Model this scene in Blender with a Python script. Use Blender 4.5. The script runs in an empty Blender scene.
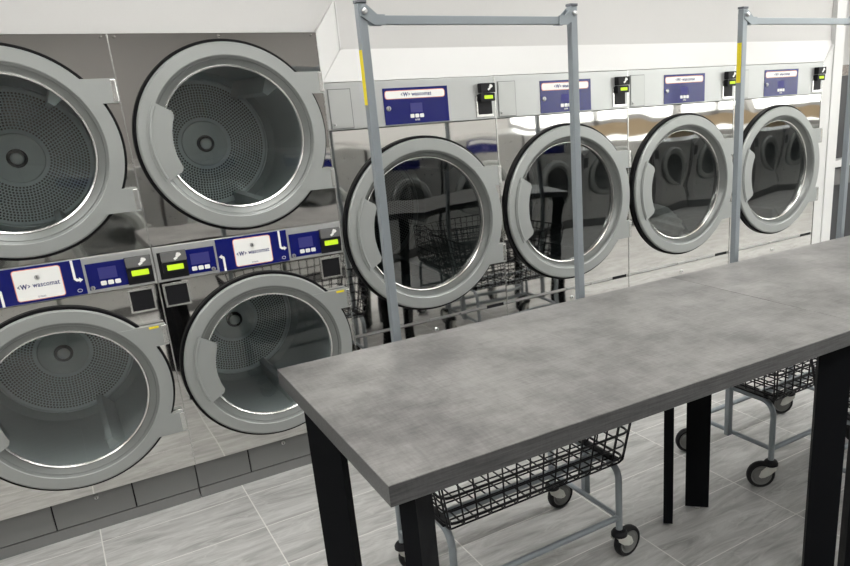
import bpy, bmesh, math, random
from mathutils import Vector, Matrix
from mathutils.geometry import tessellate_polygon
random.seed(7)
PI = math.pi
S = bpy.context.scene
COL = S.collection

# ------------------------------------------------------------------ materials
def nodes(name):
    m = bpy.data.materials.new(name)
    m.use_nodes = True
    nt = m.node_tree
    b = nt.nodes['Principled BSDF']
    return m, nt, b

def N(nt, t, **kw):
    n = nt.nodes.new(t)
    for k, v in kw.items():
        setattr(n, k, v)
    return n

def math_(nt, op, a, b=None, c=None):
    n = nt.nodes.new('ShaderNodeMath')
    n.operation = op
    for i, v in enumerate((a, b, c)):
        if v is None:
            continue
        if isinstance(v, (int, float)):
            n.inputs[i].default_value = v
        else:
            nt.links.new(v, n.inputs[i])
    return n.outputs[0]

def rgb(c):
    return (c[0], c[1], c[2], 1)

def simple(name, col, rough=.5, metal=0., var=.06, scale=18, bump=0., bscale=60, coat=0., spec=.5):
    """a plain finish with slight procedural mottling in colour and roughness"""
    m, nt, b = nodes(name)
    tc = N(nt, 'ShaderNodeTexCoord')
    nz = N(nt, 'ShaderNodeTexNoise')
    nz.inputs['Scale'].default_value = scale
    nz.inputs['Detail'].default_value = 4
    nt.links.new(tc.outputs['Object'], nz.inputs['Vector'])
    mx = N(nt, 'ShaderNodeMix', data_type='RGBA')
    mx.inputs[6].default_value = rgb([max(0, c * (1 - var)) for c in col])
    mx.inputs[7].default_value = rgb([min(1, c * (1 + var)) for c in col])
    nt.links.new(nz.outputs['Fac'], mx.inputs[0])
    nt.links.new(mx.outputs[2], b.inputs['Base Color'])
    b.inputs['Metallic'].default_value = metal
    b.inputs['Specular IOR Level'].default_value = spec
    r = math_(nt, 'MULTIPLY_ADD', nz.outputs['Fac'], rough * .3, rough * .85)
    nt.links.new(r, b.inputs['Roughness'])
    b.inputs['Coat Weight'].default_value = coat
    b.inputs['Coat Roughness'].default_value = .05
    if bump:
        n2 = N(nt, 'ShaderNodeTexNoise')
        n2.inputs['Scale'].default_value = bscale
        n2.inputs['Detail'].default_value = 3
        nt.links.new(tc.outputs['Object'], n2.inputs['Vector'])
        bp = N(nt, 'ShaderNodeBump')
        bp.inputs['Strength'].default_value = bump
        bp.inputs['Distance'].default_value = .01
        nt.links.new(n2.outputs['Fac'], bp.inputs['Height'])
        nt.links.new(bp.outputs[0], b.inputs['Normal'])
    return m

def emit(name, col, strength):
    m, nt, b = nodes(name)
    b.inputs['Base Color'].default_value = rgb(col)
    b.inputs['Emission Color'].default_value = rgb(col)
    b.inputs['Emission Strength'].default_value = strength
    return m

def steel_mat(name, col, rough, wav):
    m, nt, b = nodes(name)
    tc = N(nt, 'ShaderNodeTexCoord')
    nz = N(nt, 'ShaderNodeTexNoise')
    nz.inputs['Scale'].default_value = 2.6
    nz.inputs['Detail'].default_value = 1
    nt.links.new(tc.outputs['Object'], nz.inputs['Vector'])
    bp = N(nt, 'ShaderNodeBump')
    bp.inputs['Strength'].default_value = wav
    bp.inputs['Distance'].default_value = .03
    nt.links.new(nz.outputs['Fac'], bp.inputs['Height'])
    nt.links.new(bp.outputs[0], b.inputs['Normal'])
    n2 = N(nt, 'ShaderNodeTexNoise')
    n2.inputs['Scale'].default_value = 30
    nt.links.new(tc.outputs['Object'], n2.inputs['Vector'])
    r = math_(nt, 'MULTIPLY_ADD', n2.outputs['Fac'], rough * .5, rough * .75)
    nt.links.new(r, b.inputs['Roughness'])
    b.inputs['Base Color'].default_value = rgb(col)
    b.inputs['Metallic'].default_value = 1
    return m

def glass_mat(name, tint, refl, f0):
    """flat pane: see-through, tinted, mirrored by fresnel"""
    m, nt, b = nodes(name)
    nt.nodes.remove(b)
    out = nt.nodes['Material Output']
    tr = N(nt, 'ShaderNodeBsdfTransparent')
    tr.inputs[0].default_value = rgb(tint)
    gl = N(nt, 'ShaderNodeBsdfGlossy')
    gl.inputs['Roughness'].default_value = .015
    gl.inputs['Color'].default_value = rgb(refl)
    lw = N(nt, 'ShaderNodeLayerWeight')
    lw.inputs[0].default_value = .5
    tc = N(nt, 'ShaderNodeTexCoord')
    nz = N(nt, 'ShaderNodeTexNoise')
    nz.inputs['Scale'].default_value = 6
    nt.links.new(tc.outputs['Object'], nz.inputs['Vector'])
    f = math_(nt, 'MULTIPLY_ADD', math_(nt, 'POWER', lw.outputs['Facing'], 5.0), 1.0, f0)
    f = math_(nt, 'MULTIPLY_ADD', nz.outputs['Fac'], .02, f)
    f = math_(nt, 'MINIMUM', f, 1.0)
    mx = N(nt, 'ShaderNodeMixShader')
    nt.links.new(f, mx.inputs[0])
    nt.links.new(tr.outputs[0], mx.inputs[1])
    nt.links.new(gl.outputs[0], mx.inputs[2])
    nt.links.new(mx.outputs[0], out.inputs[0])
    return m

def perforated_mat(name, col, r0, r1, step, hole):
    """sheet steel with rings of punched holes around the drum axis (object x/z plane)"""
    m, nt, b = nodes(name)
    tc = N(nt, 'ShaderNodeTexCoord')
    sp = N(nt, 'ShaderNodeSeparateXYZ')
    nt.links.new(tc.outputs['Object'], sp.inputs[0])
    x, z = sp.outputs[0], sp.outputs[2]
    r = math_(nt, 'SQRT', math_(nt, 'ADD', math_(nt, 'MULTIPLY', x, x), math_(nt, 'MULTIPLY', z, z)))
    k = math_(nt, 'FLOOR', math_(nt, 'DIVIDE', r, step))
    ri = math_(nt, 'MULTIPLY', math_(nt, 'ADD', k, .5), step)
    n = math_(nt, 'ROUND', math_(nt, 'MULTIPLY', ri, 2 * PI / step * .92))
    th = math_(nt, 'DIVIDE', math_(nt, 'ARCTAN2', z, x), 2 * PI)
    ph = math_(nt, 'ADD', math_(nt, 'MULTIPLY', th, n), math_(nt, 'MULTIPLY', k, .5))
    fr = math_(nt, 'SUBTRACT', math_(nt, 'SUBTRACT', ph, math_(nt, 'FLOOR', ph)), .5)
    da = math_(nt, 'DIVIDE', math_(nt, 'MULTIPLY', fr, math_(nt, 'MULTIPLY', ri, 2 * PI)), n)
    dr = math_(nt, 'SUBTRACT', r, ri)
    d = math_(nt, 'SQRT', math_(nt, 'ADD', math_(nt, 'MULTIPLY', da, da), math_(nt, 'MULTIPLY', dr, dr)))
    h = math_(nt, 'LESS_THAN', d, hole)
    h = math_(nt, 'MULTIPLY', h, math_(nt, 'GREATER_THAN', ri, r0))
    h = math_(nt, 'MULTIPLY', h, math_(nt, 'LESS_THAN', ri, r1))
    mx = N(nt, 'ShaderNodeMix', data_type='RGBA')
    mx.inputs[6].default_value = rgb(col)
    mx.inputs[7].default_value = (.004, .004, .005, 1)
    nt.links.new(h, mx.inputs[0])
    nt.links.new(mx.outputs[2], b.inputs['Base Color'])
    mt = math_(nt, 'MULTIPLY_ADD', h, -.25, .25)
    nt.links.new(mt, b.inputs['Metallic'])
    b.inputs['Roughness'].default_value = .42
    return m

def floor_mat():
    m, nt, b = nodes('floor_tile')
    tc = N(nt, 'ShaderNodeTexCoord')
    sp = N(nt, 'ShaderNodeSeparateXYZ')
    nt.links.new(tc.outputs['Object'], sp.inputs[0])
    TX, TY, OX, OY = .586, .312, .178, -.37
    u = math_(nt, 'DIVIDE', math_(nt, 'SUBTRACT', sp.outputs[0], OX), TX)
    v = math_(nt, 'DIVIDE', math_(nt, 'SUBTRACT', sp.outputs[1], OY), TY)
    iu, iv = math_(nt, 'FLOOR', u), math_(nt, 'FLOOR', v)
    fu = math_(nt, 'SUBTRACT', u, iu)
    fv = math_(nt, 'SUBTRACT', v, iv)
    eu = math_(nt, 'MULTIPLY', math_(nt, 'MINIMUM', fu, math_(nt, 'SUBTRACT', 1, fu)), TX)
    ev = math_(nt, 'MULTIPLY', math_(nt, 'MINIMUM', fv, math_(nt, 'SUBTRACT', 1, fv)), TY)
    g = math_(nt, 'LESS_THAN', math_(nt, 'MINIMUM', eu, ev), .0024)
    cb = N(nt, 'ShaderNodeCombineXYZ')
    nt.links.new(iu, cb.inputs[0]); nt.links.new(iv, cb.inputs[1])
    wn = N(nt, 'ShaderNodeTexWhiteNoise', noise_dimensions='2D')
    nt.links.new(cb.outputs[0], wn.inputs['Vector'])
    # stone veining, stretched along the tile and different on every tile
    off = N(nt, 'ShaderNodeVectorMath', operation='MULTIPLY_ADD')
    nt.links.new(wn.outputs['Color'], off.inputs[0])
    off.inputs[1].default_value = (9, 9, 9)
    nt.links.new(tc.outputs['Object'], off.inputs[2])
    mp = N(nt, 'ShaderNodeMapping')
    mp.inputs['Scale'].default_value = (1.7, 8.5, 1)
    mp.inputs['Rotation'].default_value = (0, 0, .12)
    nt.links.new(off.outputs[0], mp.inputs[0])
    n1 = N(nt, 'ShaderNodeTexNoise')
    n1.inputs['Scale'].default_value = 1.6
    n1.inputs['Detail'].default_value = 9
    n1.inputs['Roughness'].default_value = .62
    n1.inputs['Distortion'].default_value = 1.5
    nt.links.new(mp.outputs[0], n1.inputs['Vector'])
    n2 = N(nt, 'ShaderNodeTexNoise')
    n2.inputs['Scale'].default_value = 1.1
    n2.inputs['Detail'].default_value = 3
    n2.inputs['Distortion'].default_value = 2.2
    nt.links.new(mp.outputs[0], n2.inputs['Vector'])
    vein = math_(nt, 'ABSOLUTE', math_(nt, 'SUBTRACT', n2.outputs['Fac'], .5))
    vein = math_(nt, 'SUBTRACT', 1, math_(nt, 'MINIMUM', math_(nt, 'MULTIPLY', vein, 28), 1))
    cr = N(nt, 'ShaderNodeValToRGB')
    e = cr.color_ramp.elements
    e[0].position = .30; e[0].color = (.30, .295, .285, 1)
    e[1].position = .70; e[1].color = (.58, .58, .565, 1)
    nt.links.new(n1.outputs['Fac'], cr.inputs[0])
    mv = N(nt, 'ShaderNodeMix', data_type='RGBA')
    nt.links.new(math_(nt, 'MULTIPLY', vein, .42), mv.inputs[0])
    nt.links.new(cr.outputs[0], mv.inputs[6])
    mv.inputs[7].default_value = (.62, .62, .60, 1)
    mg = N(nt, 'ShaderNodeMix', data_type='RGBA')
    nt.links.new(g, mg.inputs[0])
    nt.links.new(mv.outputs[2], mg.inputs[6])
    mg.inputs[7].default_value = (.72, .71, .68, 1)
    nt.links.new(mg.outputs[2], b.inputs['Base Color'])
    b.inputs['Roughness'].default_value = .42
    return m

def concrete_laminate(name, base, edge=False):
    m, nt, b = nodes(name)
    tc = N(nt, 'ShaderNodeTexCoord')
    mp = N(nt, 'ShaderNodeMapping')
    mp.inputs['Scale'].default_value = (2.5, 60, 60) if edge else (1, 1, 1)
    nt.links.new(tc.outputs['Object'], mp.inputs[0])
    def nz(sc, det, vec, rough=.6):
        n = N(nt, 'ShaderNodeTexNoise')
        n.inputs['Scale'].default_value = sc
        n.inputs['Detail'].default_value = det
        n.inputs['Roughness'].default_value = rough
        nt.links.new(vec, n.inputs['Vector'])
        return n.outputs['Fac']
    a = nz(4.2, 10, mp.outputs[0], .74)
    mp2 = N(nt, 'ShaderNodeMapping')
    mp2.inputs['Scale'].default_value = (8, 90, 20)
    nt.links.new(tc.outputs['Object'], mp2.inputs[0])
    s1 = nz(1.6, 4, mp2.outputs[0])
    mp3 = N(nt, 'ShaderNodeMapping')
    mp3.inputs['Scale'].default_value = (90, 8, 20)
    nt.links.new(tc.outputs['Object'], mp3.inputs[0])
    s2 = nz(1.6, 4, mp3.outputs[0])
    f = math_(nt, 'ADD', math_(nt, 'MULTIPLY', a, .70), math_(nt, 'ADD', math_(nt, 'MULTIPLY', s1, .17), math_(nt, 'MULTIPLY', s2, .13)))
    cr = N(nt, 'ShaderNodeValToRGB')
    e = cr.color_ramp.elements
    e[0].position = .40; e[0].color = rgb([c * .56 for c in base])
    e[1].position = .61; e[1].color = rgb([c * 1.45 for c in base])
    nt.links.new(f, cr.inputs[0])
    nt.links.new(cr.outputs[0], b.inputs['Base Color'])
    b.inputs['Roughness'].default_value = .38
    bp = N(nt, 'ShaderNodeBump')
    bp.inputs['Strength'].default_value = .12
    bp.inputs['Distance'].default_value = .002
    nt.links.new(f, bp.inputs['Height'])
    nt.links.new(bp.outputs[0], b.inputs['Normal'])
    return m

M = dict(
    steel=steel_mat('polished_steel', (.66, .65, .63), .035, .085),
    steel_low=steel_mat('brushed_steel', (.64, .64, .63), .3, .03),
    console=simple('grey_console_paint', (.45, .46, .455), .38, .55, .03),
    ring=simple('silver_door_paint', (.34, .355, .345), .42, .45, .03),
    bevel=simple('door_bevel', (.19, .20, .195), .35, .5, .04),
    lip=simple('bright_lip', (.72, .72, .70), .22, .9, .03),
    black_rubber=simple('black_rubber', (.004, .004, .005), .6, 0, .1, spec=.15),
    black=simple('black_plastic', (.008, .008, .010), .45, 0, .1, spec=.25),
    black_metal=simple('black_powder_coat', (.0035, .004, .0055), .55, 0, .15, spec=.10),
    black_wire=simple('black_coated_wire', (.006, .006, .009), .4, 0, .1, spec=.25),
    grey_plastic=simple('dark_grey_plastic', (.12, .12, .12), .45, 0, .1),
    blue=simple('blue_panel_film', (.004, .007, .115), .25, 0, .05, coat=.25, spec=.3),
    display=emit('display_blue', (.022, .022, .14), .1),
    lcd=emit('lcd_green', (.36, .52, .012), .35),
    white=simple('white_film', (.82, .82, .80), .4, 0, .02),
    red_line=simple('red_line', (.75, .30, .22), .5, 0, .02),
    navy=simple('navy_print', (.012, .02, .13), .5, 0, .02),
    cap=simple('hub_cap_grey', (.70, .72, .70), .4, .2, .03),
    hatch=simple('hatch_paint', (.43, .44, .43), .4, .5, .03),
    chrome=simple('chrome', (.62, .62, .62), .35, 1, .03),
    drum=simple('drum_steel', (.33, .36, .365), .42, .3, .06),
    drum_dark=simple('shaded_drum_steel', (.20, .215, .22), .42, .4, .06),  # drum steel of the single dryers, interior shade darkened into its colour
    plinth=simple('plinth_paint', (.21, .212, .21), .4, .3, .03),
    hub=simple('hub_steel', (.56, .60, .60), .42, .25, .05),
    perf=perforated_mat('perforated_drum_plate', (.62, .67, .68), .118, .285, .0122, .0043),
    perf_big=perforated_mat('perforated_drum_plate_wide', (.24, .26, .265), .118, .315, .0130, .0046),  # plate colour also darkened to paint in the single drums' shade
    glass=glass_mat('dryer_glass', (.92, .97, .96), (.9, .92, .92), .075),
    glass_dark=glass_mat('tinted_glass', (.36, .39, .39), (.95, .97, .97), .13),
    window_glass=glass_mat('window_glass', (.97, .985, .985), (.9, .92, .92), .04),
    wall=simple('painted_wall', (.56, .555, .545), .6, 0, .03, 3, .03, 40),
    panel=simple('white_wall_panel', (.64, .64, .63), .35, 0, .03, 4),
    bright_wall=simple('bright_white_wall', (.82, .81, .79), .6, 0, .03, 3),
    taupe=simple('taupe_wall', (.27, .26, .25), .6, 0, .06, 3),
    beige=simple('beige_ledge', (.50, .38, .24), .5, 0, .08, 6),
    ceiling=simple('ceiling_paint', (.72, .72, .71), .7, 0, .02, 3),
    floor=floor_mat(),
    pole=simple('blue_grey_powder_coat', (.30, .335, .36), .36, .3, .04),
    pole_dark=simple('grey_end_cap', (.14, .15, .17), .5, 0, .04),
    yellow=simple('yellow_label', (.80, .66, .02), .5, 0, .15, 300),
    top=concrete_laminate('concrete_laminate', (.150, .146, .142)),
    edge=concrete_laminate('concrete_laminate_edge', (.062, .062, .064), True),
    tyre=simple('black_tyre', (.008, .008, .009), .55, 0, .1, spec=.25),
    hubcap=simple('grey_wheel_hub', (.19, .19, .185), .4, .1, .05),
    zinc=simple('zinc_fork', (.72, .72, .67), .35, .4, .08),
    light=emit('light_diffuser', (1, .985, .95), 6.0),
    frame_alu=simple('aluminium_frame', (.55, .55, .55), .35, .8, .04),
    charcoal=simple('charcoal_panel', (.025, .026, .03), .4, 0, .1),
    towel=simple('grey_terry_towel', (.50, .50, .49), .9, 0, .2, 40, .9, 220),
    red=simple('red_plastic', (.6, .02, .02), .4, 0, .05),
    pattern=simple('mottled_strip', (.20, .17, .15), .4, 0, .95, 60),
    cream=simple('cream_panel', (.72, .66, .54), .5, 0, .04, 4),
)

# ------------------------------------------------------------------ mesh builder
class MB:
    def __init__(s):
        s.v, s.f, s.mi, s.smooth = [], [], [], []

    def add(s, vs, fs, mi=0, smooth=False):
        o = len(s.v)
        s.v += [tuple(v) for v in vs]
        for f in fs:
            s.f.append([o + i for i in f]); s.mi.append(mi); s.smooth.append(smooth)
        return s

    def box(s, x0, x1, y0, y1, z0, z1, mi=0, b=0.):
        if b <= 0:
            v = [(x, y, z) for x in (x0, x1) for y in (y0, y1) for z in (z0, z1)]
            return s.add(v, [(0, 1, 3, 2), (4, 6, 7, 5), (0, 4, 5, 1), (2, 3, 7, 6), (0, 2, 6, 4), (1, 5, 7, 3)], mi)
        bm = bmesh.new()
        bmesh.ops.create_cube(bm, size=1)
        for vv in bm.verts:
            vv.co = ((x0 + x1) / 2 + vv.co.x * (x1 - x0), (y0 + y1) / 2 + vv.co.y * (y1 - y0), (z0 + z1) / 2 + vv.co.z * (z1 - z0))
        bmesh.ops.bevel(bm, geom=list(bm.edges), offset=b, segments=2, affect='EDGES', profile=.5)
        bm.verts.index_update()
        s.add([v.co[:] for v in bm.verts], [[v.index for v in f.verts] for f in bm.faces], mi)
        bm.free()
        return s

    def tube(s, pts, r, n=10, mi=0, closed=False, square=False, cap=True):
        P = [Vector(p) for p in pts]
        rings = []
        k = len(P)
        up = None
        if square:
            n = 4
        for i in range(k):
            if closed:
                t = (P[(i + 1) % k] - P[i - 1]).normalized()
            else:
                t = (P[min(i + 1, k - 1)] - P[max(i - 1, 0)]).normalized()
            if up is None:
                up = Vector((0, 0, 1)) if abs(t.z) < .9 else Vector((0, 1, 0))
            a = t.cross(up).normalized()
            up = a.cross(t).normalized()
            rr = r * (math.sqrt(2) if square else 1)
            rings.append([P[i] + (a * math.cos(2 * PI * (j + (.5 if square else 0)) / n) + up * math.sin(2 * PI * (j + (.5 if square else 0)) / n)) * rr for j in range(n)])
        vs = [v for rg in rings for v in rg]
        fs = []
        for i in range(k if closed else k - 1):
            for j in range(n):
                a0 = i * n + j; a1 = i * n + (j + 1) % n
                b0 = ((i + 1) % k) * n + j; b1 = ((i + 1) % k) * n + (j + 1) % n
                fs.append((a0, a1, b1, b0))
        if cap and not closed:
            fs.append(list(range(n))[::-1]); fs.append([(k - 1) * n + j for j in range(n)])
        return s.add(vs, fs, mi, not square)

    def lathe(s, prof, cx=0, cz=0, n=96, mi=0, axis='y', smooth=True, closed=False, c3=None):
        """prof: list of (r, y); revolve about the y axis through (cx, cz)"""
        vs, fs = [], []
        k = len(prof)
        for i in range(n):
            a = 2 * PI * i / n
            for r, y in prof:
                if axis == 'y':
                    vs.append((cx + r * math.cos(a), y, cz + r * math.sin(a)))
                elif axis == 'z':
                    vs.append((cx + r * math.cos(a), cz + r * math.sin(a), y))
                else:
                    vs.append((y, cx + r * math.cos(a), cz + r * math.sin(a)))
        for i in range(n):
            for j in range(k if closed else k - 1):
                j2 = (j + 1) % k
                fs.append((i * k + j, i * k + j2, ((i + 1) % n) * k + j2, ((i + 1) % n) * k + j))
        return s.add(vs, fs, mi, smooth)

    def prism(s, poly, y0, y1, mi=0):
        """polygon in x/z extruded from y0 (front) to y1"""
        k = len(poly)
        tri = tessellate_polygon([[Vector((x, z, 0)) for x, z in poly]])
        vs = [(x, y0, z) for x, z in poly] + [(x, y1, z) for x, z in poly]
        fs = [tuple(t) for t in tri] + [tuple(k + i for i in reversed(t)) for t in tri]
        fs += [(i, (i + 1) % k, k + (i + 1) % k, k + i) for i in range(k)]
        return s.add(vs, fs, mi)

    def holed(s, x0, x1, z0, z1, cx, cz, r, y0, y1, mi=0, n=96):
        """rectangular sheet with a round hole, y0 front .. y1 back"""
        angs = sorted([2 * PI * i / n for i in range(n)] + [math.atan2(z - cz, x - cx) % (2 * PI) for x in (x0, x1) for z in (z0, z1)])
        k = len(angs)
        vs = []
        for y in (y0, y1):
            for a in angs:
                c, d = math.cos(a), math.sin(a)
                vs.append((cx + r * c, y, cz + r * d))
                t = min(((x1 - cx) / c if c > 1e-9 else (x0 - cx) / c if c < -1e-9 else 1e9), ((z1 - cz) / d if d > 1e-9 else (z0 - cz) / d if d < -1e-9 else 1e9))
                vs.append((cx + t * c, y, cz + t * d))
        fs = []
        for i in range(k):
            a, b = 2 * i, 2 * ((i + 1) % k)
            o = 2 * k
            fs += [(a, a + 1, b + 1, b), (o + a, o + b, o + b + 1, o + a + 1), (a, b, o + b, o + a), (a + 1, o + a + 1, o + b + 1, b + 1)]
        return s.add(vs, fs, mi)

    def build(s, name, mats, parent=None, loc=None):
        me = bpy.data.meshes.new(name)
        me.from_pydata(s.v, [], s.f)
        for m in (mats if isinstance(mats, (list, tuple)) else [mats]):
            me.materials.append(m)
        me.polygons.foreach_set('material_index', s.mi)
        me.polygons.foreach_set('use_smooth', s.smooth)
        bm = bmesh.new(); bm.from_mesh(me)
        bmesh.ops.recalc_face_normals(bm, faces=bm.faces)
        bm.to_mesh(me); bm.free()
        me.update()
        if any(s.smooth): me.set_sharp_from_angle(angle=math.radians(32))
        o = bpy.data.objects.new(name, me)
        COL.objects.link(o)
        if parent:
            o.parent = parent
        if loc:
            o.location = loc
        return o

def tag(o, label, cat, group=None, kind=None):
    o['label'] = label; o['category'] = cat
    if group: o['group'] = group
    if kind: o['kind'] = kind
    return o

def empty(name, loc=(0, 0, 0), rz=0):
    o = bpy.data.objects.new(name, None)
    COL.objects.link(o)
    o.location = loc; o.rotation_euler = (0, 0, rz)
    o.empty_display_size = .1
    return o

def structure(o):
    o['kind'] = 'structure'
    return o

def copy_tree(o, parent=None):
    c = o.copy(); COL.objects.link(c)
    if parent: c.parent = parent
    for ch in [x for x in o.children]:
        copy_tree(ch, c)
    return c

def lettering(name, pieces, mat, parent, y):
    """pieces: (text, x, z, height, bold, align) laid on the x/z plane at depth y, facing -y"""
    vs, fs = [], []
    for txt, x, z, h, bold, sx in pieces:
        cu = bpy.data.curves.new('tmp', 'FONT')
        cu.body = txt; cu.size = h; cu.align_x = 'CENTER'; cu.align_y = 'CENTER'
        cu.offset = bold; cu.extrude = .0004; cu.space_character = 1.06; cu.resolution_u = 2
        o = bpy.data.objects.new('tmp', cu); COL.objects.link(o)
        bpy.context.view_layer.update()
        dg = bpy.context.evaluated_depsgraph_get()
        me = bpy.data.meshes.new_from_object(o.evaluated_get(dg))
        k = len(vs)
        vs += [(x + v.co.x * sx, y - v.co.z, z + v.co.y) for v in me.vertices]
        fs += [[k + i for i in p.vertices] for p in me.polygons]
        bpy.data.objects.remove(o); bpy.data.curves.remove(cu); bpy.data.meshes.remove(me)
    b = MB(); b.add(vs, fs)
    return b.build(name, mat, parent)

def arc(cx, cz, r, a0, a1, n):
    return [(cx + r * math.cos(math.radians(a0 + (a1 - a0) * i / n)), cz + r * math.sin(math.radians(a0 + (a1 - a0) * i / n))) for i in range(n + 1)]

def rrect(x0, x1, z0, z1, r, n=5):
    p = []
    for cx, cz, a in ((x1 - r, z1 - r, 0), (x0 + r, z1 - r, 90), (x0 + r, z0 + r, 180), (x1 - r, z0 + r, 270)):
        p += arc(cx, cz, r, a, a + 90, n)
    return p

# ------------------------------------------------------------------ round dryer door with gasket and drum
def make_door(root, cx, cz, Ro, Rb, Rg, xe, ht, hn, glass, perf, depth, recess, sticker=False, off=(0, 0), dm_='drum'):
    """Ro ring outer, Rb where the bevel starts, Rg glass; xe hinge edge (rel), ht/hn tab outer / notch heights"""
    g = MB(); g.lathe([(Ro - .006, -.001), (Ro - .006, -.019), (Ro + .008, -.019), (Ro + .0115, -.015), (Ro + .0115, -.001)], cx, cz, closed=True)
    g.build('gasket', M['black_rubber'], root)
    F = -.034
    d = MB()
    d.lathe([(Ro - .002, -.006), (Ro, -.012), (Ro, F + .006), (Ro - .006, F), (Rb + .004, F), (Rb, F + .003), (Rb, -.006)], cx, cz, closed=True)
    door = d.build('door', M['ring'], root)
    # C-shaped hinge plate on the right side
    aT = math.degrees(math.asin(ht / (Rb + .003)))if ht < Rb + .003 else 50
    aT = min(aT, 52)
    aN = math.degrees(math.asin(hn / (Ro + .0005)))
    aI = math.degrees(math.asin(min(.999, ht / (Rb + .003)))) if ht < Rb else 52
    inner = [(x, z) for x, z in arc(cx, cz, Rb + .003, -aI, aI, 40)]
    poly = inner + [(cx + xe, cz + ht), (cx + xe, cz + hn)] + arc(cx, cz, Ro + .0005, aN, -aN, 30) + [(cx + xe, cz - hn), (cx + xe, cz - ht)]
    hp = MB(); hp.prism(poly, F - .0025, -.008)
    hp.build('hinge_plate', M['ring'], door)
    for s in (1, -1):
        zc = cz + s * (ht + hn) / 2
        hg = MB(); hg.box(cx + xe - .017, cx + xe + .002, F - .004, -.004, zc - (ht - hn) / 2 + .004, zc + (ht - hn) / 2 - .004, b=.002)
        hg.build('hinge', M['lip'], door)
    # bevel down to the glass and the bright lip
    yg = F + recess
    bv = MB()
    mid = Rg + (Rb - Rg) * .45
    bv.lathe([(Rb + .001, F + .002), (Rb - (Rb - Rg) * .18, F + .006), (Rb - (Rb - Rg) * .24, F + .012), (mid, F + recess * .62), (Rg + .009, F + recess * .75), (Rg + .004, yg + .004), (Rb + .001, yg + .004)], cx, cz, closed=True)
    bv.build('bezel', M['bevel'], door)
    lp = MB(); lp.lathe([(Rg + .0095, F + recess * .72), (Rg + .006, F + recess * .72 - .004), (Rg + .001, F + recess * .72 - .001), (Rg, yg), (Rg + .0095, yg)], cx, cz, closed=True)
    lp.build('window_rim', M['lip'], door)
    gl = MB(); gl.lathe([(Rg + .002, yg), (0.0005, yg - .004)], cx, cz, 96)
    gl.build('glass', M[glass], door)
    # pull plate on the left
    a0, a1 = 152, 207
    ri, ro = Rg - .030, Rb + (Ro - Rb) * .28
    inner = arc(cx, cz, ri, a0 + 4, a1 - 4, 16)
    outer = arc(cx, cz, ro, a1, a0, 18)
    ha = MB(); ha.prism(inner + [(inner[-1][0] - .006, inner[-1][1] - .018)] + outer + [(inner[0][0] - .006, inner[0][1] + .018)], F - .006, F + .004)
    hr = arc(cx, cz, ro - .010, a0 + 2, a1 - 2, 18)
    ha.tube([(x, F - .006, z) for x, z in hr], .0055, 10)
    ha.build('handle', M['ring'], door)
    if sticker:
        st = MB(); st.box(cx + xe - .062, cx + xe - .026, F - .004, F - .0028, cz + ht - .012, cz + ht - .003)
        st.build('sticker', M['yellow'], door)
    # drum behind
    Rd = Rb + .02
    hx, hz = cx + off[0], cz + off[1]
    dm = MB(); dm.lathe([(Rg + .012, .004), (Rg + .012, .05), (Rd, .06)], cx, cz, 72)
    dm.lathe([(Rd + .045, .061), (Rd, .061)], cx, cz, 72)
    dm.lathe([(Rd, .062), (Rd, depth - .03), (Rd - .03, depth)], hx, hz, 72)
    for k in range(3):
        a = 2 * PI * k / 3 + 5.1
        u = Vector((math.cos(a), 0, math.sin(a))); w = Vector((-math.sin(a), 0, math.cos(a)))
        c = Vector((hx, 0, hz))
        vs = []
        for y in (.09, depth - .03):
            for rr, ww in ((Rd, .035), (Rd - .075, .012), (Rd - .075, -.012), (Rd, -.035)):
                q = c + u * rr + w * ww; vs.append((q.x, y, q.z))
        dm.add(vs, [(0, 1, 2, 3), (4, 7, 6, 5), (0, 4, 5, 1), (1, 5, 6, 2), (2, 6, 7, 3)])
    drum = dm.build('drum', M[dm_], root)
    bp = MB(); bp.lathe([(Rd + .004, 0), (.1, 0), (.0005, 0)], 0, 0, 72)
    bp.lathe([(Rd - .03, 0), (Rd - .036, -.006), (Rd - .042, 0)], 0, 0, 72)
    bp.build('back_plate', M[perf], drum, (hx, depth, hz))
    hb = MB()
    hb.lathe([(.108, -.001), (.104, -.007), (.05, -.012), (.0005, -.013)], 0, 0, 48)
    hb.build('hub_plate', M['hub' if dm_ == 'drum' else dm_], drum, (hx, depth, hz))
    hc = MB()
    hc.lathe([(.040, -.011), (.040, -.022), (.034, -.030), (.027, -.030), (.027, -.024)], 0, 0, 40)
    hc.build('hub_collar', M['black'], drum, (hx, depth, hz))
    hk = MB()
    hk.lathe([(.026, -.022), (.024, -.036), (.018, -.040), (.0005, -.041)], 0, 0, 40)
    hk.build('hub_cap', M['cap'], drum, (hx, depth, hz))
    return door

def make_buttons(par, x, z, w, y):
    for k, nm in enumerate((0, 1, 2)):
        b = MB(); b.prism(rrect(x + k * w - w * .40, x + k * w + w * .40, z - .0085, z + .0085, .004), y - .002, y)
        b.build('button', M['white'], par)

def hand_icon(par, x, z, s, y):
    """white hand holding a card"""
    b = MB()
    c, d = math.cos(.55), math.sin(.55)
    def tr(p): return [(x + (u * c - v * d) * s, z + (u * d + v * c) * s) for u, v in p]
    b.prism(tr(rrect(-.2, 1.0, -.36, .36, .2)), y - .0015, y)
    b.prism(tr(rrect(-1.0, -.1, -.52, .02, .12)), y - .0018, y)
    b.prism(tr(rrect(.2, .75, .3, .62, .14)), y - .0016, y)
    b.build('hand_icon', M['white'], par)

def keylock(par, x, z, y, r=.009):
    k = MB(); k.lathe([(r, y), (r, y - .005), (r * .7, y - .008), (.0003, y - .008)], x, z, 20)
    k.box(x - r * .15, x + r * .15, y - .0088, y - .0075, z - r * .55, z + r * .55, 1)
    return k.build('lock', [M['chrome'], M['black']], par)

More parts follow.
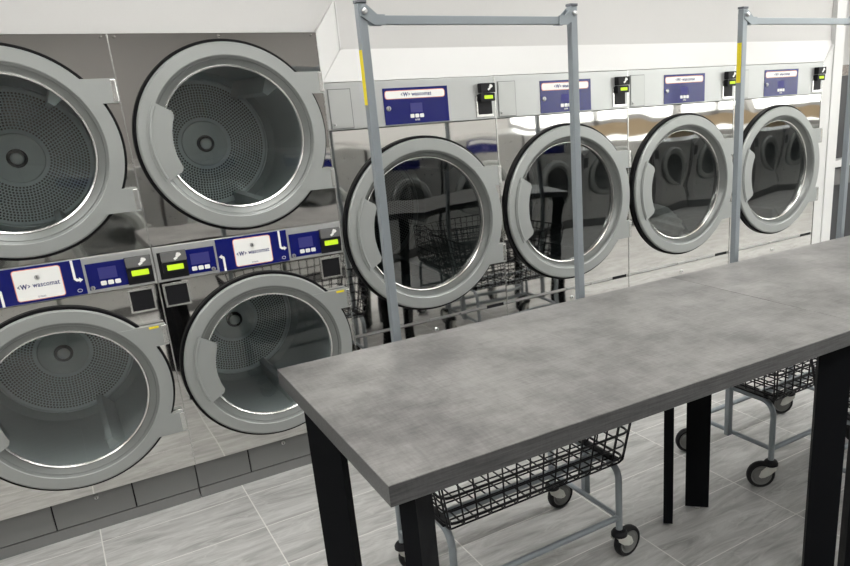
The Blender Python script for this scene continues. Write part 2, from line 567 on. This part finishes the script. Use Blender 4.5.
# ------------------------------------------------------------------ stacked dryer (two pockets)
WD = .785
def make_stack():
    R = empty('stacked_dryer')
    h = WD / 2 - .0025
    c = MB()
    c.box(-h, -h + .01, .012, 1.0, .19, 1.945); c.box(h - .01, h, .012, 1.0, .19, 1.945)
    c.box(-h + .01, h - .01, .012, 1.0, 1.935, 1.945); c.box(-h + .01, h - .01, .99, 1.0, .2, 1.935)
    c.box(-h + .01, h - .01, .03, .99, 1.06, 1.07)
    c.build('cabinet', M['console'], R)
    up = MB(); up.holed(-h, h, 1.157, 1.95, 0, 1.548, .345, 0, .012)
    for x in (-h + .02, -.0, h - .02):
        up.lathe([(.005, -.001), (.003, -.004), (.0003, -.004)], x, 1.94, 10)
    up.build('front_panel', M['steel'], R)
    lo = MB(); lo.holed(-h, h, .192, 1.010, 0, .610, .345, 0, .012)
    lo.build('front_panel', M['steel'], R)
    make_door(R, 0, 1.552, .365, .313, .272, .384, .243, .156, 'glass', 'perf', .73, .030, off=(.012, -.038))
    make_door(R, 0, .612, .365, .313, .272, .384, .238, .150, 'glass', 'perf', .73, .030, True)
    for sx in (-1, 1):
        b = MB(); b.box(sx * (h + .0012) - .0011, sx * (h + .0012) + .0011, -.003, .02, .192, 1.95)
        b.build('edge_trim', M['lip'], R)
    # console strip
    cs = MB(); cs.box(-h, h, -.004, .012, 1.0125, 1.1545, b=.002)
    con = cs.build('console', M['console'], R)
    X = lambda x: x - WD / 2                                             # measured from the left seam
    Y = -.004
    # centre name panel
    nb = MB(); nb.box(X(.240), X(.536), Y - .003, Y, 1.016, 1.151)
    npn = nb.build('name_panel', M['blue'], R)
    lb = MB(); lb.prism(rrect(X(.309), X(.465), 1.025, 1.142, .010), Y - .0040, Y - .003, 1)
    lb.prism(rrect(X(.3115), X(.4625), 1.0275, 1.1395, .008), Y - .0046, Y - .0036, 0)
    lb.build('label_plate', [M['white'], M['red_line']], npn)
    lettering('logo_mark', [('<', X(.3215), 1.0775, .023, .0006, .6), ('W', X(.3380), 1.0775, .0245, .0010, .78), ('>', X(.3545), 1.0775, .023, .0006, .6)], M['navy'], npn, Y - .0047)
    lettering('logo_lettering', [('wascomat', X(.4100), 1.0800, .0255, .0005, .80)], M['navy'], npn, Y - .0047)
    lettering('model_lettering', [('D7600', X(.388), 1.035, .009, 0, 1)], M['navy'], npn, Y - .0047)
    keylock(npn, X(.386), 1.109, Y - .0046, .0085)
    ar = MB()
    ar.prism([(X(.500), 1.151), (X(.5085), 1.151), (X(.5085), 1.0815), (X(.518), 1.0775), (X(.518), 1.0835), (X(.530), 1.0735), (X(.518), 1.0635), (X(.518), 1.069), (X(.508), 1.0695), (X(.500), 1.078)], Y - .0036, Y - .003)
    ar.build('arrow', M['white'], npn)
    ar = MB()
    ar.prism([(X(.268), 1.016), (X(.2595), 1.016), (X(.2595), 1.0715), (X(.258), 1.0735), (X(.258), 1.068), (X(.246), 1.0775), (X(.258), 1.087), (X(.258), 1.0815), (X(.262), 1.0815), (X(.268), 1.0745)], Y - .0036, Y - .003)
    ar.build('arrow', M['white'], npn)
    em = MB(); em.tube([(X(.512 + .008 * math.cos(t * .524)), Y - .003, 1.033 + .006 * math.sin(t * .524)) for t in range(12)], .0007, 5, closed=True)
    em.build('emblem', M['white'], npn)
    # left module: card reader outside, blue panel inside; right module mirrored
    for bx0, bx1, kx0, kx1, dx0, dx1, px, lk in ((.121, .232, .014, .121, .136, .209, .145, .217), (.545, .681, .681, .775, .585, .648, .596, .556)):
        b = MB(); b.box(X(bx0), X(bx1), Y - .002, Y, 1.026, 1.128)
        p = b.build('control_panel', M['blue'], R)
        b = MB(); b.box(X(dx0), X(dx1), Y - .003, Y - .002, 1.063, 1.108)
        b.build('display', M['display'], p)
        make_buttons(p, X(px), 1.047, .025, Y - .002)
        keylock(p, X(lk), 1.034, Y - .002, .008)
        b = MB(); b.box(X(kx0), X(kx1), Y - .0025, Y, 1.022, 1.131)
        q = MB(); q.v, q.f, q.mi, q.smooth = b.v, b.f, b.mi, b.smooth
        hx0, hx1 = (kx0 + .012, kx1 - .001) if kx0 < .3 else (kx0 + .002, kx1 - .002)
        q.prism(rrect(X(hx0), X(hx1), 1.092, 1.130, .004), Y - .018, Y - .002, 1)
        q.prism(rrect(X(hx0), X(hx1), 1.047, 1.090, .004), Y - .014, Y - .002, 0)
        rd = q.build('card_reader', [M['black'], M['grey_plastic']], R)
        b = MB(); xm = (hx0 + hx1) / 2
        b.prism(rrect(X(xm - .031), X(xm + .031), 1.057, 1.079, .003), Y - .0155, Y - .014)
        b.build('lcd_screen', M['lcd'], rd)
        hand_icon(rd, X(xm + .012), 1.112, .017, Y - .018)
    for x0, x1 in ((.013, .111), (.668, .764)):
        b = MB()
        b.box(X(x0), X(x1), -.008, .006, .906, .9135); b.box(X(x0), X(x1), -.008, .006, .994, 1.0015)
        b.box(X(x0), X(x0 + .0075), -.008, .006, .9135, .994); b.box(X(x1 - .0075), X(x1), -.008, .006, .9135, .994)
        b.box(X(x0 + .0075), X(x1 - .0075), -.002, .006, .9135, .994, 1)
        b.build('coin_return', [M['lip'], M['black']], R)
    # plinth with three drawers
    p = MB(); p.box(-h, h, .066, .97, .0, .19, 1); p.box(-h, h, .057, .0655, .0, .047, 0)
    pl = p.build('plinth', [M['plinth'], M['black']], R)
    for x0, x1 in ((.002, .228), (.234, .527), (.533, .783)):
        b = MB(); b.box(X(x0), X(x1), .056, .066, .052, .188, b=.0015)
        o = b.build('plinth_panel', M['plinth'], R)
        if .2 < x0 < .3:
            keylock(o, 0, .150, .056, .009)
    return R

stack = make_stack()
stack.location = (WD / 2, 0, 0)
tag(stack, 'stacked stainless two-pocket dryer beside the single dryers, its foot partly behind the table', 'dryer', 'stacked dryers along the wall')
s2 = copy_tree(stack); s2.location = (-WD / 2, 0, 0)
tag(s2, 'stacked stainless two-pocket dryer cut off by the left edge of the photo', 'dryer', 'stacked dryers along the wall')

# ------------------------------------------------------------------ single-pocket dryers
X0, WM = .7855, .8615
def make_single(pale=False):
    R = empty('tumble_dryer')
    h = WM / 2 - .0025
    X = lambda x: x - (1.2125)
    c = MB()
    c.box(-h, -h + .01, .012, 1.05, .0, 1.742); c.box(h - .01, h, .012, 1.05, .0, 1.742)
    c.box(-h + .01, h - .01, .012, 1.05, 1.732, 1.742); c.box(-h + .01, h - .01, 1.04, 1.05, .0, 1.732)
    c.build('cabinet', M['console'], R)
    f = MB(); f.holed(-h, h, .607, 1.545, 0, 1.078, .385, 0, .012)
    f.build('front_panel', M['steel'], R)
    b = MB(); b.box(-h, h, 0, .012, .02, .590)
    lp = b.build('base_panel', M['steel'], R)
    keylock(lp, 0, .545, 0, .010)
    b = MB(); b.box(-h, h, .006, .012, .592, .605, 0); b.box(h - .12, h - .02, -.001, .006, .590, .606, 1)
    b.box(-.03, .03, -.004, .006, .594, .604, 0)
    b.build('vent_strip', [M['steel_low'], M['black']], R)
    con = MB(); con.box(-h, h, -.003, .012, 1.549, 1.747, b=.002)
    con.build('console', M['console'], R)
    Y = -.003
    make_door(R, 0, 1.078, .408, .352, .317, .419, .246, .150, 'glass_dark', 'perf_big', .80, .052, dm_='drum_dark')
    for sx in (-1, 1):
        b = MB(); b.box(sx * (h + .0012) - .0011, sx * (h + .0012) + .0011, -.003, .02, .02, 1.747)
        b.build('edge_trim', M['lip'], R)
    # inspection hatch
    b = MB()
    b.box(X(.7965), X(.9015), Y - .0025, Y, 1.5535, 1.7215, 1); b.box(X(.800), X(.898), Y - .005, Y - .002, 1.557, 1.718, 0, b=.001)
    ht = b.build('hatch', [M['hatch'], M['bevel']], R)
    keylock(ht, X(.812), 1.572, Y - .005, .006)
    # control panel
    b = MB(); b.box(X(1.052), X(1.380), Y - .003, Y, 1.555, 1.714)
    cp = b.build('control_panel', M['blue'], R)
    b = MB(); b.prism(rrect(X(1.060), X(1.364), 1.6655, 1.7025, .012), Y - .0038, Y - .003, 1)
    b.prism(rrect(X(1.0625), X(1.3615), 1.668, 1.700, .010), Y - .0044, Y - .0034, 0)
    b.build('label_plate', [M['white'], M['red_line']], cp)
    lettering('logo_mark', [('<', X(1.143), 1.6835, .021, .0006, .75), ('W', X(1.162), 1.6835, .0235, .0009, .95), ('>', X(1.181), 1.6835, .021, .0006, .75)], M['navy'], cp, Y - .0045)
    lettering('logo_lettering', [('wascomat', X(1.243), 1.6845, .0240, .0006, .98)], M['navy'], cp, Y - .0045)
    lettering('model_lettering', [('D750', X(1.213), 1.570, .010, .0002, 1)], M['white'], cp, Y - .0032)
    b = MB(); b.box(X(1.182), X(1.243), Y - .0035, Y - .003, 1.603, 1.645)
    b.build('display', M['display'], cp)
    make_buttons(cp, X(1.188), 1.588, .0245, Y - .003)
    keylock(cp, X(1.073), 1.626, Y - .003, .011)
    # card reader over a cup-shaped return
    b = MB()
    b.box(X(1.532), X(1.628), Y - .006, Y, 1.561, 1.572, 1); b.box(X(1.532), X(1.540), Y - .006, Y, 1.572, 1.66, 1)
    b.box(X(1.540), X(1.622), Y - .0015, Y, 1.572, 1.665, 0)
    b.prism(rrect(X(1.548), X(1.626), 1.672, 1.716, .004), Y - .034, Y, 0)
    b.prism(rrect(X(1.548), X(1.626), 1.632, 1.670, .004), Y - .028, Y, 0)
    rd = b.build('card_reader', [M['black'], M['lip']], R)
    b = MB(); b.prism(rrect(X(1.566), X(1.614), 1.6435, 1.6595, .003), Y - .0292, Y - .028)
    b.build('lcd_screen', M['lcd'], rd)
    hand_icon(rd, X(1.596), 1.696, .016, Y - .034)
    return R

SINGLE_LABELS = [
    'first single stainless dryer with round dark window, right against the stacked dryers',
    'second single stainless dryer from the stacked dryers, between the towel dryer and the first',
    'single stainless dryer with a grey towel behind its round window',
    'single stainless dryer beside the white column at the end of the row',
]
single = make_single()
for i, lab in enumerate(SINGLE_LABELS):
    o = single if i == 0 else copy_tree(single)
    o.location = (X0 + WM * (i + .5), 0, 0)
    tag(o, lab, 'dryer', 'single dryers along the wall')

# towel lying in the third drum
def towel():
    bm = bmesh.new()
    bmesh.ops.create_icosphere(bm, subdivisions=5, radius=1)
    for v in bm.verts:
        c = v.co
        w = 1 + .16 * math.sin(5 * c.x + 3 * c.z) + .10 * math.sin(9 * c.y + 7 * c.x) + .05 * math.sin(17 * c.z + 11 * c.x)
        v.co = Vector((c.x * .21 * w, c.y * .17 * w, c.z * .12 * w))
        if v.co.z < -.09: v.co.z = -.09 + (v.co.z + .09) * .2
    b = MB(); bm.verts.index_update()
    b.add([v.co[:] for v in bm.verts], [[v.index for v in f.verts] for f in bm.faces], 0, True)
    bm.free()
    o = b.build('towel', M['towel'])
    o.location = (X0 + WM * 2.5 - .04, .25, 1.078 - .372 + .118)
    return tag(o, 'crumpled grey towel lying inside the third single dryer drum', 'towel')
towel()

# ------------------------------------------------------------------ folding tables
ZT, TH = .967, .046
TR = math.radians(-.85)
def make_table(L, D, dx={}):
    R = empty('folding_table')
    t = MB(); t.box(-L / 2, L / 2, -D / 2, D / 2, ZT - .002, ZT, b=.0008)
    tp = t.build('tabletop', M['top'], R)
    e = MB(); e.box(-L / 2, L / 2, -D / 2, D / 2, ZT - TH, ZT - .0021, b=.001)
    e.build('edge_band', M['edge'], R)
    for sx in (-1, 1):
        for sy in (-1, 1):
            c = Vector((sx * (L / 2 - .085) + dx.get((sx, sy), 0), sy * (D / 2 - .085), 0))
            u = Vector((sx, sy, 0)).normalized(); w = Vector((-u.y, u.x, 0))
            vs = []
            for z in (.014, ZT - TH - .0005):
                for a, b in ((.046, .018), (-.046, .018), (-.046, -.018), (.046, -.018)):
                    q = c + u * a + w * b; vs.append((q.x, q.y, z))
            m = MB(); m.add(vs, [(0, 1, 2, 3), (4, 7, 6, 5), (0, 4, 5, 1), (1, 5, 6, 2), (2, 6, 7, 3), (3, 7, 4, 0)])
            lg = m.build('leg', M['black_metal'], R)
            f = MB(); f.lathe([(.0003, 0), (.014, 0), (.014, .006), (.006, .008), (.006, .0138)], c.x, c.y, 16, axis='z')
            f.build('levelling_foot', M['zinc'], lg)
    return R

def on_table(x, y):
    return (x, y)
XA, XB, YB, YF = .122, 1.592, -1.238, -2.026
L = XB - XA - .0008
D = YB - YF
def table_at(R, x0):
    cx = x0 + L / 2
    cy = (YB + YF) / 2 + math.tan(TR) * (cx - XA)
    R.location = (cx, cy, 0); R.rotation_euler = (0, 0, TR)
ta = make_table(L, D, {(1, -1): .07}); table_at(ta, XA)
tag(ta, 'folding table with grey concrete-look top and black legs, its bare corner pointing at the dryers', 'table', 'folding tables end to end')
tb = make_table(L, D, {(-1, -1): .06, (-1, 1): -.014}); table_at(tb, XB)
tag(tb, 'second grey concrete-look folding table, butted against the far end of the first', 'table', 'folding tables end to end')

# ------------------------------------------------------------------ laundry carts
HX, HY = .336, .208
def make_cart(rack=True, name='laundry_cart', sw=()):
    R = empty(name)
    r = .0125
    fr = MB()
    zt = .385
    for sx in (-1, 1):
        x = sx * HX
        pts = [(x, -HY, .112)]
        pts += [(x, -HY + .06 - .06 * math.cos(a * PI / 12), zt - .06 + .06 * math.sin(a * PI / 12)) for a in range(0, 7)]
        pts += [(x, HY - .06 + .06 * math.sin(a * PI / 12), zt - .06 + .06 * math.cos(a * PI / 12)) for a in range(0, 7)]
        pts += [(x, HY, .112)]
        fr.tube(pts, r, 12)
        fr.tube([(x, -HY, .175), (x, HY, .175)], .010, 10)
    for y in (-HY, HY):
        fr.tube([(-HX, y, .175), (HX, y, .175)], .0115, 12)
    for y in (-.11, .11):
        fr.tube([(-HX, y, zt + .0), (HX, y, zt + .0)], .016, 12)
    fr.build('frame', M['pole'], R)
    # wire basket, flaring towards the rim
    bk = MB()
    z0, z1 = .397, .720
    bx, by, fl = HX + .010, HY + .014, .055
    wr = .0032
    def at(u, v, z):     # u,v in -1..1 on the base rectangle
        k = (z - z0) / (z1 - z0) * fl
        return (u * (bx + k), v * (by + k * .7), z)
    n, m = 14, 9
    for i in range(n + 1):
        u = -1 + 2 * i / n
        uu = u * .985
        bk.tube([at(uu, -1, z1), at(uu, -1, z0 + .014), at(uu, -.955, z0), at(uu, .955, z0), at(uu, 1, z0 + .014), at(uu, 1, z1)], wr, 6)
    for j in range(m + 1):
        v = (-1 + 2 * j / m) * .96
        bk.tube([at(-1, v, z1), at(-1, v, z0 + .014), at(-.97, v, z0), at(.97, v, z0), at(1, v, z0 + .014), at(1, v, z1)], wr, 6)
    def loop(z, rr):
        k = []
        for cu, cv, a0 in ((1, 1, 0), (-1, 1, 90), (-1, -1, 180), (1, -1, 270)):
            px, py, _ = at(cu, cv, z)
            for a in range(0, 91, 30):
                t = math.radians(a0 + a)
                k.append((px - cu * .03 + .03 * math.cos(t), py - cv * .03 + .03 * math.sin(t), z))
        bk.tube(k, rr, 6, closed=True)
    loop(z0 + .022, .0048); loop(z0 + .07, wr); loop(z0 + .12, .0045); loop(z0 + .17, wr); loop(z0 + .22, wr); loop(z0 + .27, wr); loop(z1, .0048)
    bk.build('basket', M['black_wire'], R)
    for sx in (-1, 1):
        cl = MB()
        cl.box(sx * HX - .016, sx * HX + .016, -.19, .19, zt + .0115, zt + .019, b=.002)
        for y in (-.17, .17):
            cl.lathe([(.008, zt + .0185), (.008, zt + .026), (.0003, zt + .026)], sx * HX, y, 10, axis='z')
        cl.build('basket_bracket', M['black'], R)
    # casters
    for sx, sy, ang in sw:
        ce = MB()
        ce.lathe([(.0003, .125), (.012, .126), (.024, .121), (.030, .112), (.030, .102), (.020, .096), (.0003, .096)], 0, 0, 24, axis='z')
        ca = ce.build('caster', M['black'], R, (sx * HX, sy * HY, 0))
        ca.rotation_euler = (0, 0, math.radians(ang))
        tx = .040                              # trail along local x; wheel turns about local y
        fk = MB()
        for s in (-1, 1):
            poly = [(-.024, .098), (.026, .098), (.044, .082), (tx + .013, .056), (tx + .004, .050), (tx - .012, .052), (.004, .064), (-.020, .086)]
            fk.prism(poly, s * .0195 - .0015, s * .0195 + .0015)
        fk.box(-.020, .022, -.0195, .0195, .0955, .0985)
        fk.lathe([(.0003, -.024), (.006, -.024), (.006, .024), (.0003, .024)], tx, .0595, 12)
        fk.build('fork', M['zinc'], ca)
        wl = MB()
        wl.lathe([(.044, -.014), (.052, -.016), (.057, -.012), (.0595, -.006), (.0595, .006), (.057, .012), (.052, .016), (.044, .014)], tx, .0595, 40)
        wl.build('tyre', M['tyre'], ca)
        hb = MB()
        hb.lathe([(.044, -.0138), (.039, -.010), (.035, -.010), (.031, -.0145), (.014, -.0155), (.0003, -.0155)], tx, .0595, 40)
        hb.lathe([(.044, .0138), (.039, .010), (.035, .010), (.031, .0145), (.014, .0155), (.0003, .0155)], tx, .0595, 40)
        hb.build('wheel_hub', M['hubcap'], ca)
    if rack:
        px, py = .349, .008
        for sx in (-1, 1):
            p = MB(); p.box(sx * px - .0125 + sx * .006, sx * px + .0125 + sx * .006, py - .0125, py + .0125, .165, 1.905, b=.002)
            o = p.build('pole', M['pole'], R)
            c = MB(); c.box(sx * px - .014 + sx * .006, sx * px + .014 + sx * .006, py - .014, py + .014, 1.9055, 1.913, b=.001)
            c.build('end_cap', M['pole_dark'], o)
            if sx < 0:
                y_ = MB(); y_.box(sx * px - .0125 + sx * .006 - .0008, sx * px - .0125 + sx * .006, py - .010, py + .010, 1.645, 1.788)
                y_.build('warning_label', M['yellow'], o)
        ra = MB(); ra.box(-px + .03, px - .03, py - .0115, py + .0115, 1.852, 1.875, b=.0015)
        for sx in (-1, 1):
            e = sx * (px + .006)
            poly = [(e - sx * .002, 1.898), (e + sx * .008, 1.890), (e + sx * .008, 1.872), (e - sx * .030, 1.850), (e - sx * .062, 1.850), (e - sx * .062, 1.877), (e - sx * .040, 1.877), (e - sx * .012, 1.901)]
            for s in (-1, 1):
                ra.prism(poly, py + s * .0148 - .0015, py + s * .0148 + .0015)
        ro = ra.build('hanging_rail', M['pole'], R)
        for sx in (-1, 1):
            e = sx * (px + .006)
            b = MB(); b.lathe([(.0075, py - .0163), (.0075, py - .024), (.004, py - .028), (.0003, py - .028)], e - sx * .003, 1.884, 8)
            b.build('bolt', M['chrome'], ro)
    return R

cart = make_cart(True, sw=[(-1, -1, 2), (1, -1, 6), (-1, 1, 0), (1, 1, 2)])
cart.location = (.858, -1.208, 0)
tag(cart, 'wire laundry cart with hanging rack, standing under the near end of the table', 'laundry cart', 'laundry carts')
c2 = make_cart(True, sw=[(-1, -1, 146), (1, -1, 160), (-1, 1, 150), (1, 1, 152)]); c2.location = (2.367, -1.208, 0)
tag(c2, 'wire laundry cart with hanging rack, under the second table by the far dryers', 'laundry cart', 'laundry carts')
c3 = make_cart(False, sw=[(-1, -1, 150), (1, -1, 140), (-1, 1, 262), (1, 1, 150)])
c3.location = (2.434, -1.798, 0)
tag(c3, 'rackless wire laundry cart half hidden behind the thick black front table leg', 'laundry cart', 'laundry carts')

# ------------------------------------------------------------------ room
XL, XR, YW, ZC = -3.2, 14.0, -5.1, 2.85
b = MB(); b.add([(XL, YW, 0), (XR, YW, 0), (XR, 1.4, 0), (XL, 1.4, 0)], [(0, 1, 2, 3)])
structure(b.build('floor', M['floor']))
b = MB(); b.box(XL, XR, YW, 1.4, ZC, ZC + .05)
structure(b.build('ceiling', M['ceiling']))
b = MB(); b.box(XL - .1, XL, YW, 1.4, 0, ZC)
structure(b.build('wall_left', M['wall']))
# wall above the dryers
b = MB(); b.box(XL, .785, .02, .12, 1.953, ZC); b.box(.785, 4.344, .035, .12, 1.75, ZC); b.box(4.446, XR, 1.3, 1.4, 0, ZC)
b.box(XL, -WD - .003, .0, .1, 0, 1.953)
structure(b.build('wall_back', M['wall']))
# white panel band round the single dryers: top band, short return beside the stacked dryer, column at the end
b = MB()
b.add([(.787, -.001, 1.750), (4.235, -.001, 1.750), (4.37, .031, 1.884), (.897, .031, 1.884), (.787, .04, 1.750), (4.235, .04, 1.750), (4.37, .04, 1.884), (.897, .04, 1.884)],
      [(0, 1, 2, 3), (4, 7, 6, 5), (0, 4, 5, 1), (3, 2, 6, 7), (0, 3, 7, 4), (1, 5, 6, 2)])
structure(b.build('trim_1', M['panel']))
b = MB()
b.add([(.787, -.001, 1.752), (.895, .031, 1.886), (.895, .031, 2.085), (.787, -.001, 1.950), (.787, .04, 1.752), (.895, .04, 1.886), (.895, .04, 2.085), (.787, .04, 1.950)],
      [(0, 1, 2, 3), (4, 7, 6, 5), (0, 4, 5, 1), (3, 2, 6, 7), (0, 3, 7, 4), (1, 5, 6, 2)])
b.box(.893, .899, .024, .036, 1.884, ZC)
structure(b.build('trim_2', M['panel']))
b = MB()
b.add([(4.2305, -.001, 0), (4.345, .01, 0), (4.345, .01, 1.86), (4.2305, -.001, 1.746), (4.2305, .12, 0), (4.345, .12, 0), (4.345, .12, 1.86), (4.2305, .12, 1.746)],
      [(0, 1, 2, 3), (4, 7, 6, 5), (0, 4, 5, 1), (3, 2, 6, 7), (0, 3, 7, 4), (1, 5, 6, 2)])
b.box(4.345, 4.445, .0, 1.3, 0, ZC)
structure(b.build('trim_3', M['panel']))

# opposite side of the room
b = MB(); b.box(XL, 2.6, YW - .1, YW, 0, ZC)
structure(b.build('wall_front', M['taupe']))
b = MB(); b.box(2.6, 5.0, YW - .1, YW, 0, ZC); b.box(5.0, XR, YW - .1, YW, 2.6, ZC)
b.box(8.0, 8.12, YW - .1, YW, 1.2, 2.6); b.box(9.6, 9.72, YW - .1, YW, 1.2, 2.6)
structure(b.build('wall_street', M['bright_wall']))
b = MB(); b.box(5.0, 9.72, YW - .1, YW, 0, 1.2); b.box(9.72, XR, YW - .1, YW, 0, 1.2)
structure(b.build('wall_sill', M['beige']))
def window(name, x0, x1, z0):
    w = MB()
    for a, c in ((x0, x0 + .06), ((x0 + x1) / 2 - .03, (x0 + x1) / 2 + .03), (x1 - .06, x1)):
        w.box(a, c, YW - .08, YW - .02, z0, 2.6)
    for a, c in ((z0, z0 + .07), (2.53, 2.6)):
        w.box(x0 + .06, x1 - .06, YW - .08, YW - .02, a, c)
    o = structure(w.build(name, M['frame_alu']))
    g = MB(); g.box(x0 + .06, x1 - .06, YW - .052, YW - .048, z0 + .07, 2.53)
    g.build('glass', M['window_glass'], o)
window('window_1', 5.0, 8.0, 1.2)
window('window_2', 8.12, 9.6, 1.2)
window('window_3', 9.72, XR, 1.2)
b = MB(); b.box(XR, XR + .1, YW, 1.4, 0, ZC)
structure(b.build('wall_right', M['wall']))

# washers facing the dryers (they show in the door glass and the steel)
def make_washer(low=False):
    R = empty('front_load_washer')
    w, h = .455, (1.08 if low else 1.25)
    b = MB(); b.box(-w + .004, w - .004, -.75, 0, .10, h, b=.006)
    b.build('cabinet', M['steel_low'], R)
    b = MB(); b.box(-w, w, -.76, .004, 0, .0985)
    b.build('base', M['grey_plastic'], R)
    if low:
        b = MB(); b.box(-.44, -.32, .0005, .03, .15, 1.05, b=.004); b.box(-.42, -.34, .030, .032, .86, .98, 1)
        b.build('side_column', [M['frame_alu'], M['charcoal']], R)
    else:
        b = MB(); b.box(-.20, .16, 0.0005, .012, 1.09, 1.22, b=.002)
        p = b.build('control_panel', M['blue'], R)
        b = MB(); b.box(-.19, .15, .012, .014, 1.178, 1.212)
        b.build('label_plate', M['white'], p)
        b = MB(); b.box(-.06, .02, .012, .014, 1.115, 1.155)
        b.build('display', M['display'], p)
    b = MB(); b.lathe([(.29, .0005), (.29, .05), (.27, .065), (.235, .065), (.205, .03), (.205, .0005)], 0, .72, 64, closed=True)
    b.box(.27, .34, .0005, .05, .66, .78, b=.004)
    d = b.build('door', M['ring'], R)
    b = MB(); b.lathe([(.206, .03), (.15, .05), (.0005, .075)], 0, .72, 48)
    b.build('glass', M['glass_dark'], d)
    b = MB(); b.lathe([(.205, .001), (.0005, .001)], 0, .72, 48)
    b.build('drum', M['grey_plastic'], R)
    return R
wa = make_washer()
wl = make_washer(True)
for i in range(12):
    o = wa if i == 0 else wl if i == 7 else copy_tree(wa if i < 7 else wl)
    o.location = (-.87 + i * .93, -3.75, 0)
    tag(o, 'stainless front-loading washer with blue panel, mirrored in the dryer door glass' if i < 7 else 'low stainless washer with a pale side column, mirrored in the far dryer doors', 'washer', 'washers facing the dryers' if i < 7 else 'low washers facing the far dryers')

# ceiling lights
def make_light():
    R = empty('ceiling_light')
    b = MB()
    b.box(-.62, .62, -.32, -.30, -.03, 0); b.box(-.62, .62, .30, .32, -.03, 0); b.box(-.62, -.60, -.30, .30, -.03, 0); b.box(.60, .62, -.30, .30, -.03, 0)
    b.build('frame', M['white'], R)
    b = MB(); b.box(-.60, .60, -.30, .30, -.022, -.004)
    b.build('diffuser', M['light'], R)
    return R
li = make_light()
k = 0
for y in (-1.3, -3.7):
    for x in (-1.8, .3, 2.4, 4.5, 6.6, 8.7, 10.8):
        o = li if k == 0 else copy_tree(li)
        k += 1
        o.location = (x, y, ZC - .0005)
        tag(o, 'bright rectangular ceiling light panel above the laundry room, seen only as glare', 'ceiling light', 'ceiling lights')

# black machine on the white counter past the column
R = empty('drink_machine', (5.0, .35, 0))
b = MB(); b.box(-.5, .6, 0, .5, 1.037, 1.655, b=.004); b.build('body', M['charcoal'], R)
b = MB(); b.box(-.5, .6, .002, .5, 1.657, 1.732, b=.003); b.build('header_strip', M['pattern'], R)
tag(R, 'tall black machine with a patterned top strip on the counter past the white column', 'machine')
R = empty('counter_cabinet', (5.0, .30, 0))
b = MB(); b.box(-.515, .7, -.04, .6, .985, 1.035, b=.003); b.build('countertop', M['panel'], R)
b = MB(); b.box(-.5, .7, .02, .6, 0, .984); b.build('body', M['charcoal'], R)
b = MB(); b.box(-.5, .7, .004, .019, .84, .96); b.build('drawer', M['grey_plastic'], R)
b = MB(); b.box(-.02, .05, -.004, .003, .79, .81); b.build('handle', M['red'], R)
tag(R, 'black cabinet with white countertop past the white column', 'cabinet')

# ------------------------------------------------------------------ daylight, camera, view
w = bpy.data.worlds.new('World'); S.world = w
w.use_nodes = True
bg = w.node_tree.nodes['Background']
sky = w.node_tree.nodes.new('ShaderNodeTexSky')
sky.sky_type = 'HOSEK_WILKIE'
sky.turbidity = 6
sky.sun_direction = Vector((.4, -.5, .75)).normalized()
mixn = w.node_tree.nodes.new('ShaderNodeMix'); mixn.data_type = 'RGBA'
mixn.inputs[0].default_value = .6
w.node_tree.links.new(sky.outputs[0], mixn.inputs[6])
mixn.inputs[7].default_value = (1, .97, .92, 1)
w.node_tree.links.new(mixn.outputs[2], bg.inputs['Color'])
bg.inputs['Strength'].default_value = 3.5

F, YAW, PITCH, ROLL, C, PX, PY = 723.16, -.5508, -.3015, -.0608, Vector((-.3069, -3.1711, 1.6418)), 507.37, 323.18
f0 = Vector((-math.sin(YAW), math.cos(YAW), 0)); r0 = Vector((math.cos(YAW), math.sin(YAW), 0))
fw = f0 * math.cos(PITCH) + Vector((0, 0, 1)) * math.sin(PITCH)
u0 = r0.cross(fw)
rt = r0 * math.cos(ROLL) + u0 * math.sin(ROLL)
upv = -r0 * math.sin(ROLL) + u0 * math.cos(ROLL)
cd = bpy.data.cameras.new('camera')
cam = bpy.data.objects.new('camera', cd); COL.objects.link(cam)
mw = Matrix((rt, upv, -fw)).transposed().to_4x4()
mw.translation = C
cam.matrix_world = mw
cd.sensor_fit = 'HORIZONTAL'; cd.sensor_width = 36
cd.lens = F / 850 * 36
cd.shift_x = (425 - PX) / 850
cd.shift_y = (PY - 283) / 850
cd.clip_start = .02; cd.clip_end = 100
S.camera = cam

S.view_settings.view_transform = 'Standard'
S.view_settings.look = 'None'
S.view_settings.gamma = 1
S.view_settings.use_curve_mapping = False
S.view_settings.exposure = 1.22
S.cycles.use_denoising = True
S.cycles.max_bounces = 10
S.cycles.transparent_max_bounces = 12
S.cycles.sample_clamp_indirect = 6
S.cycles.caustics_reflective = False
S.cycles.caustics_refractive = False
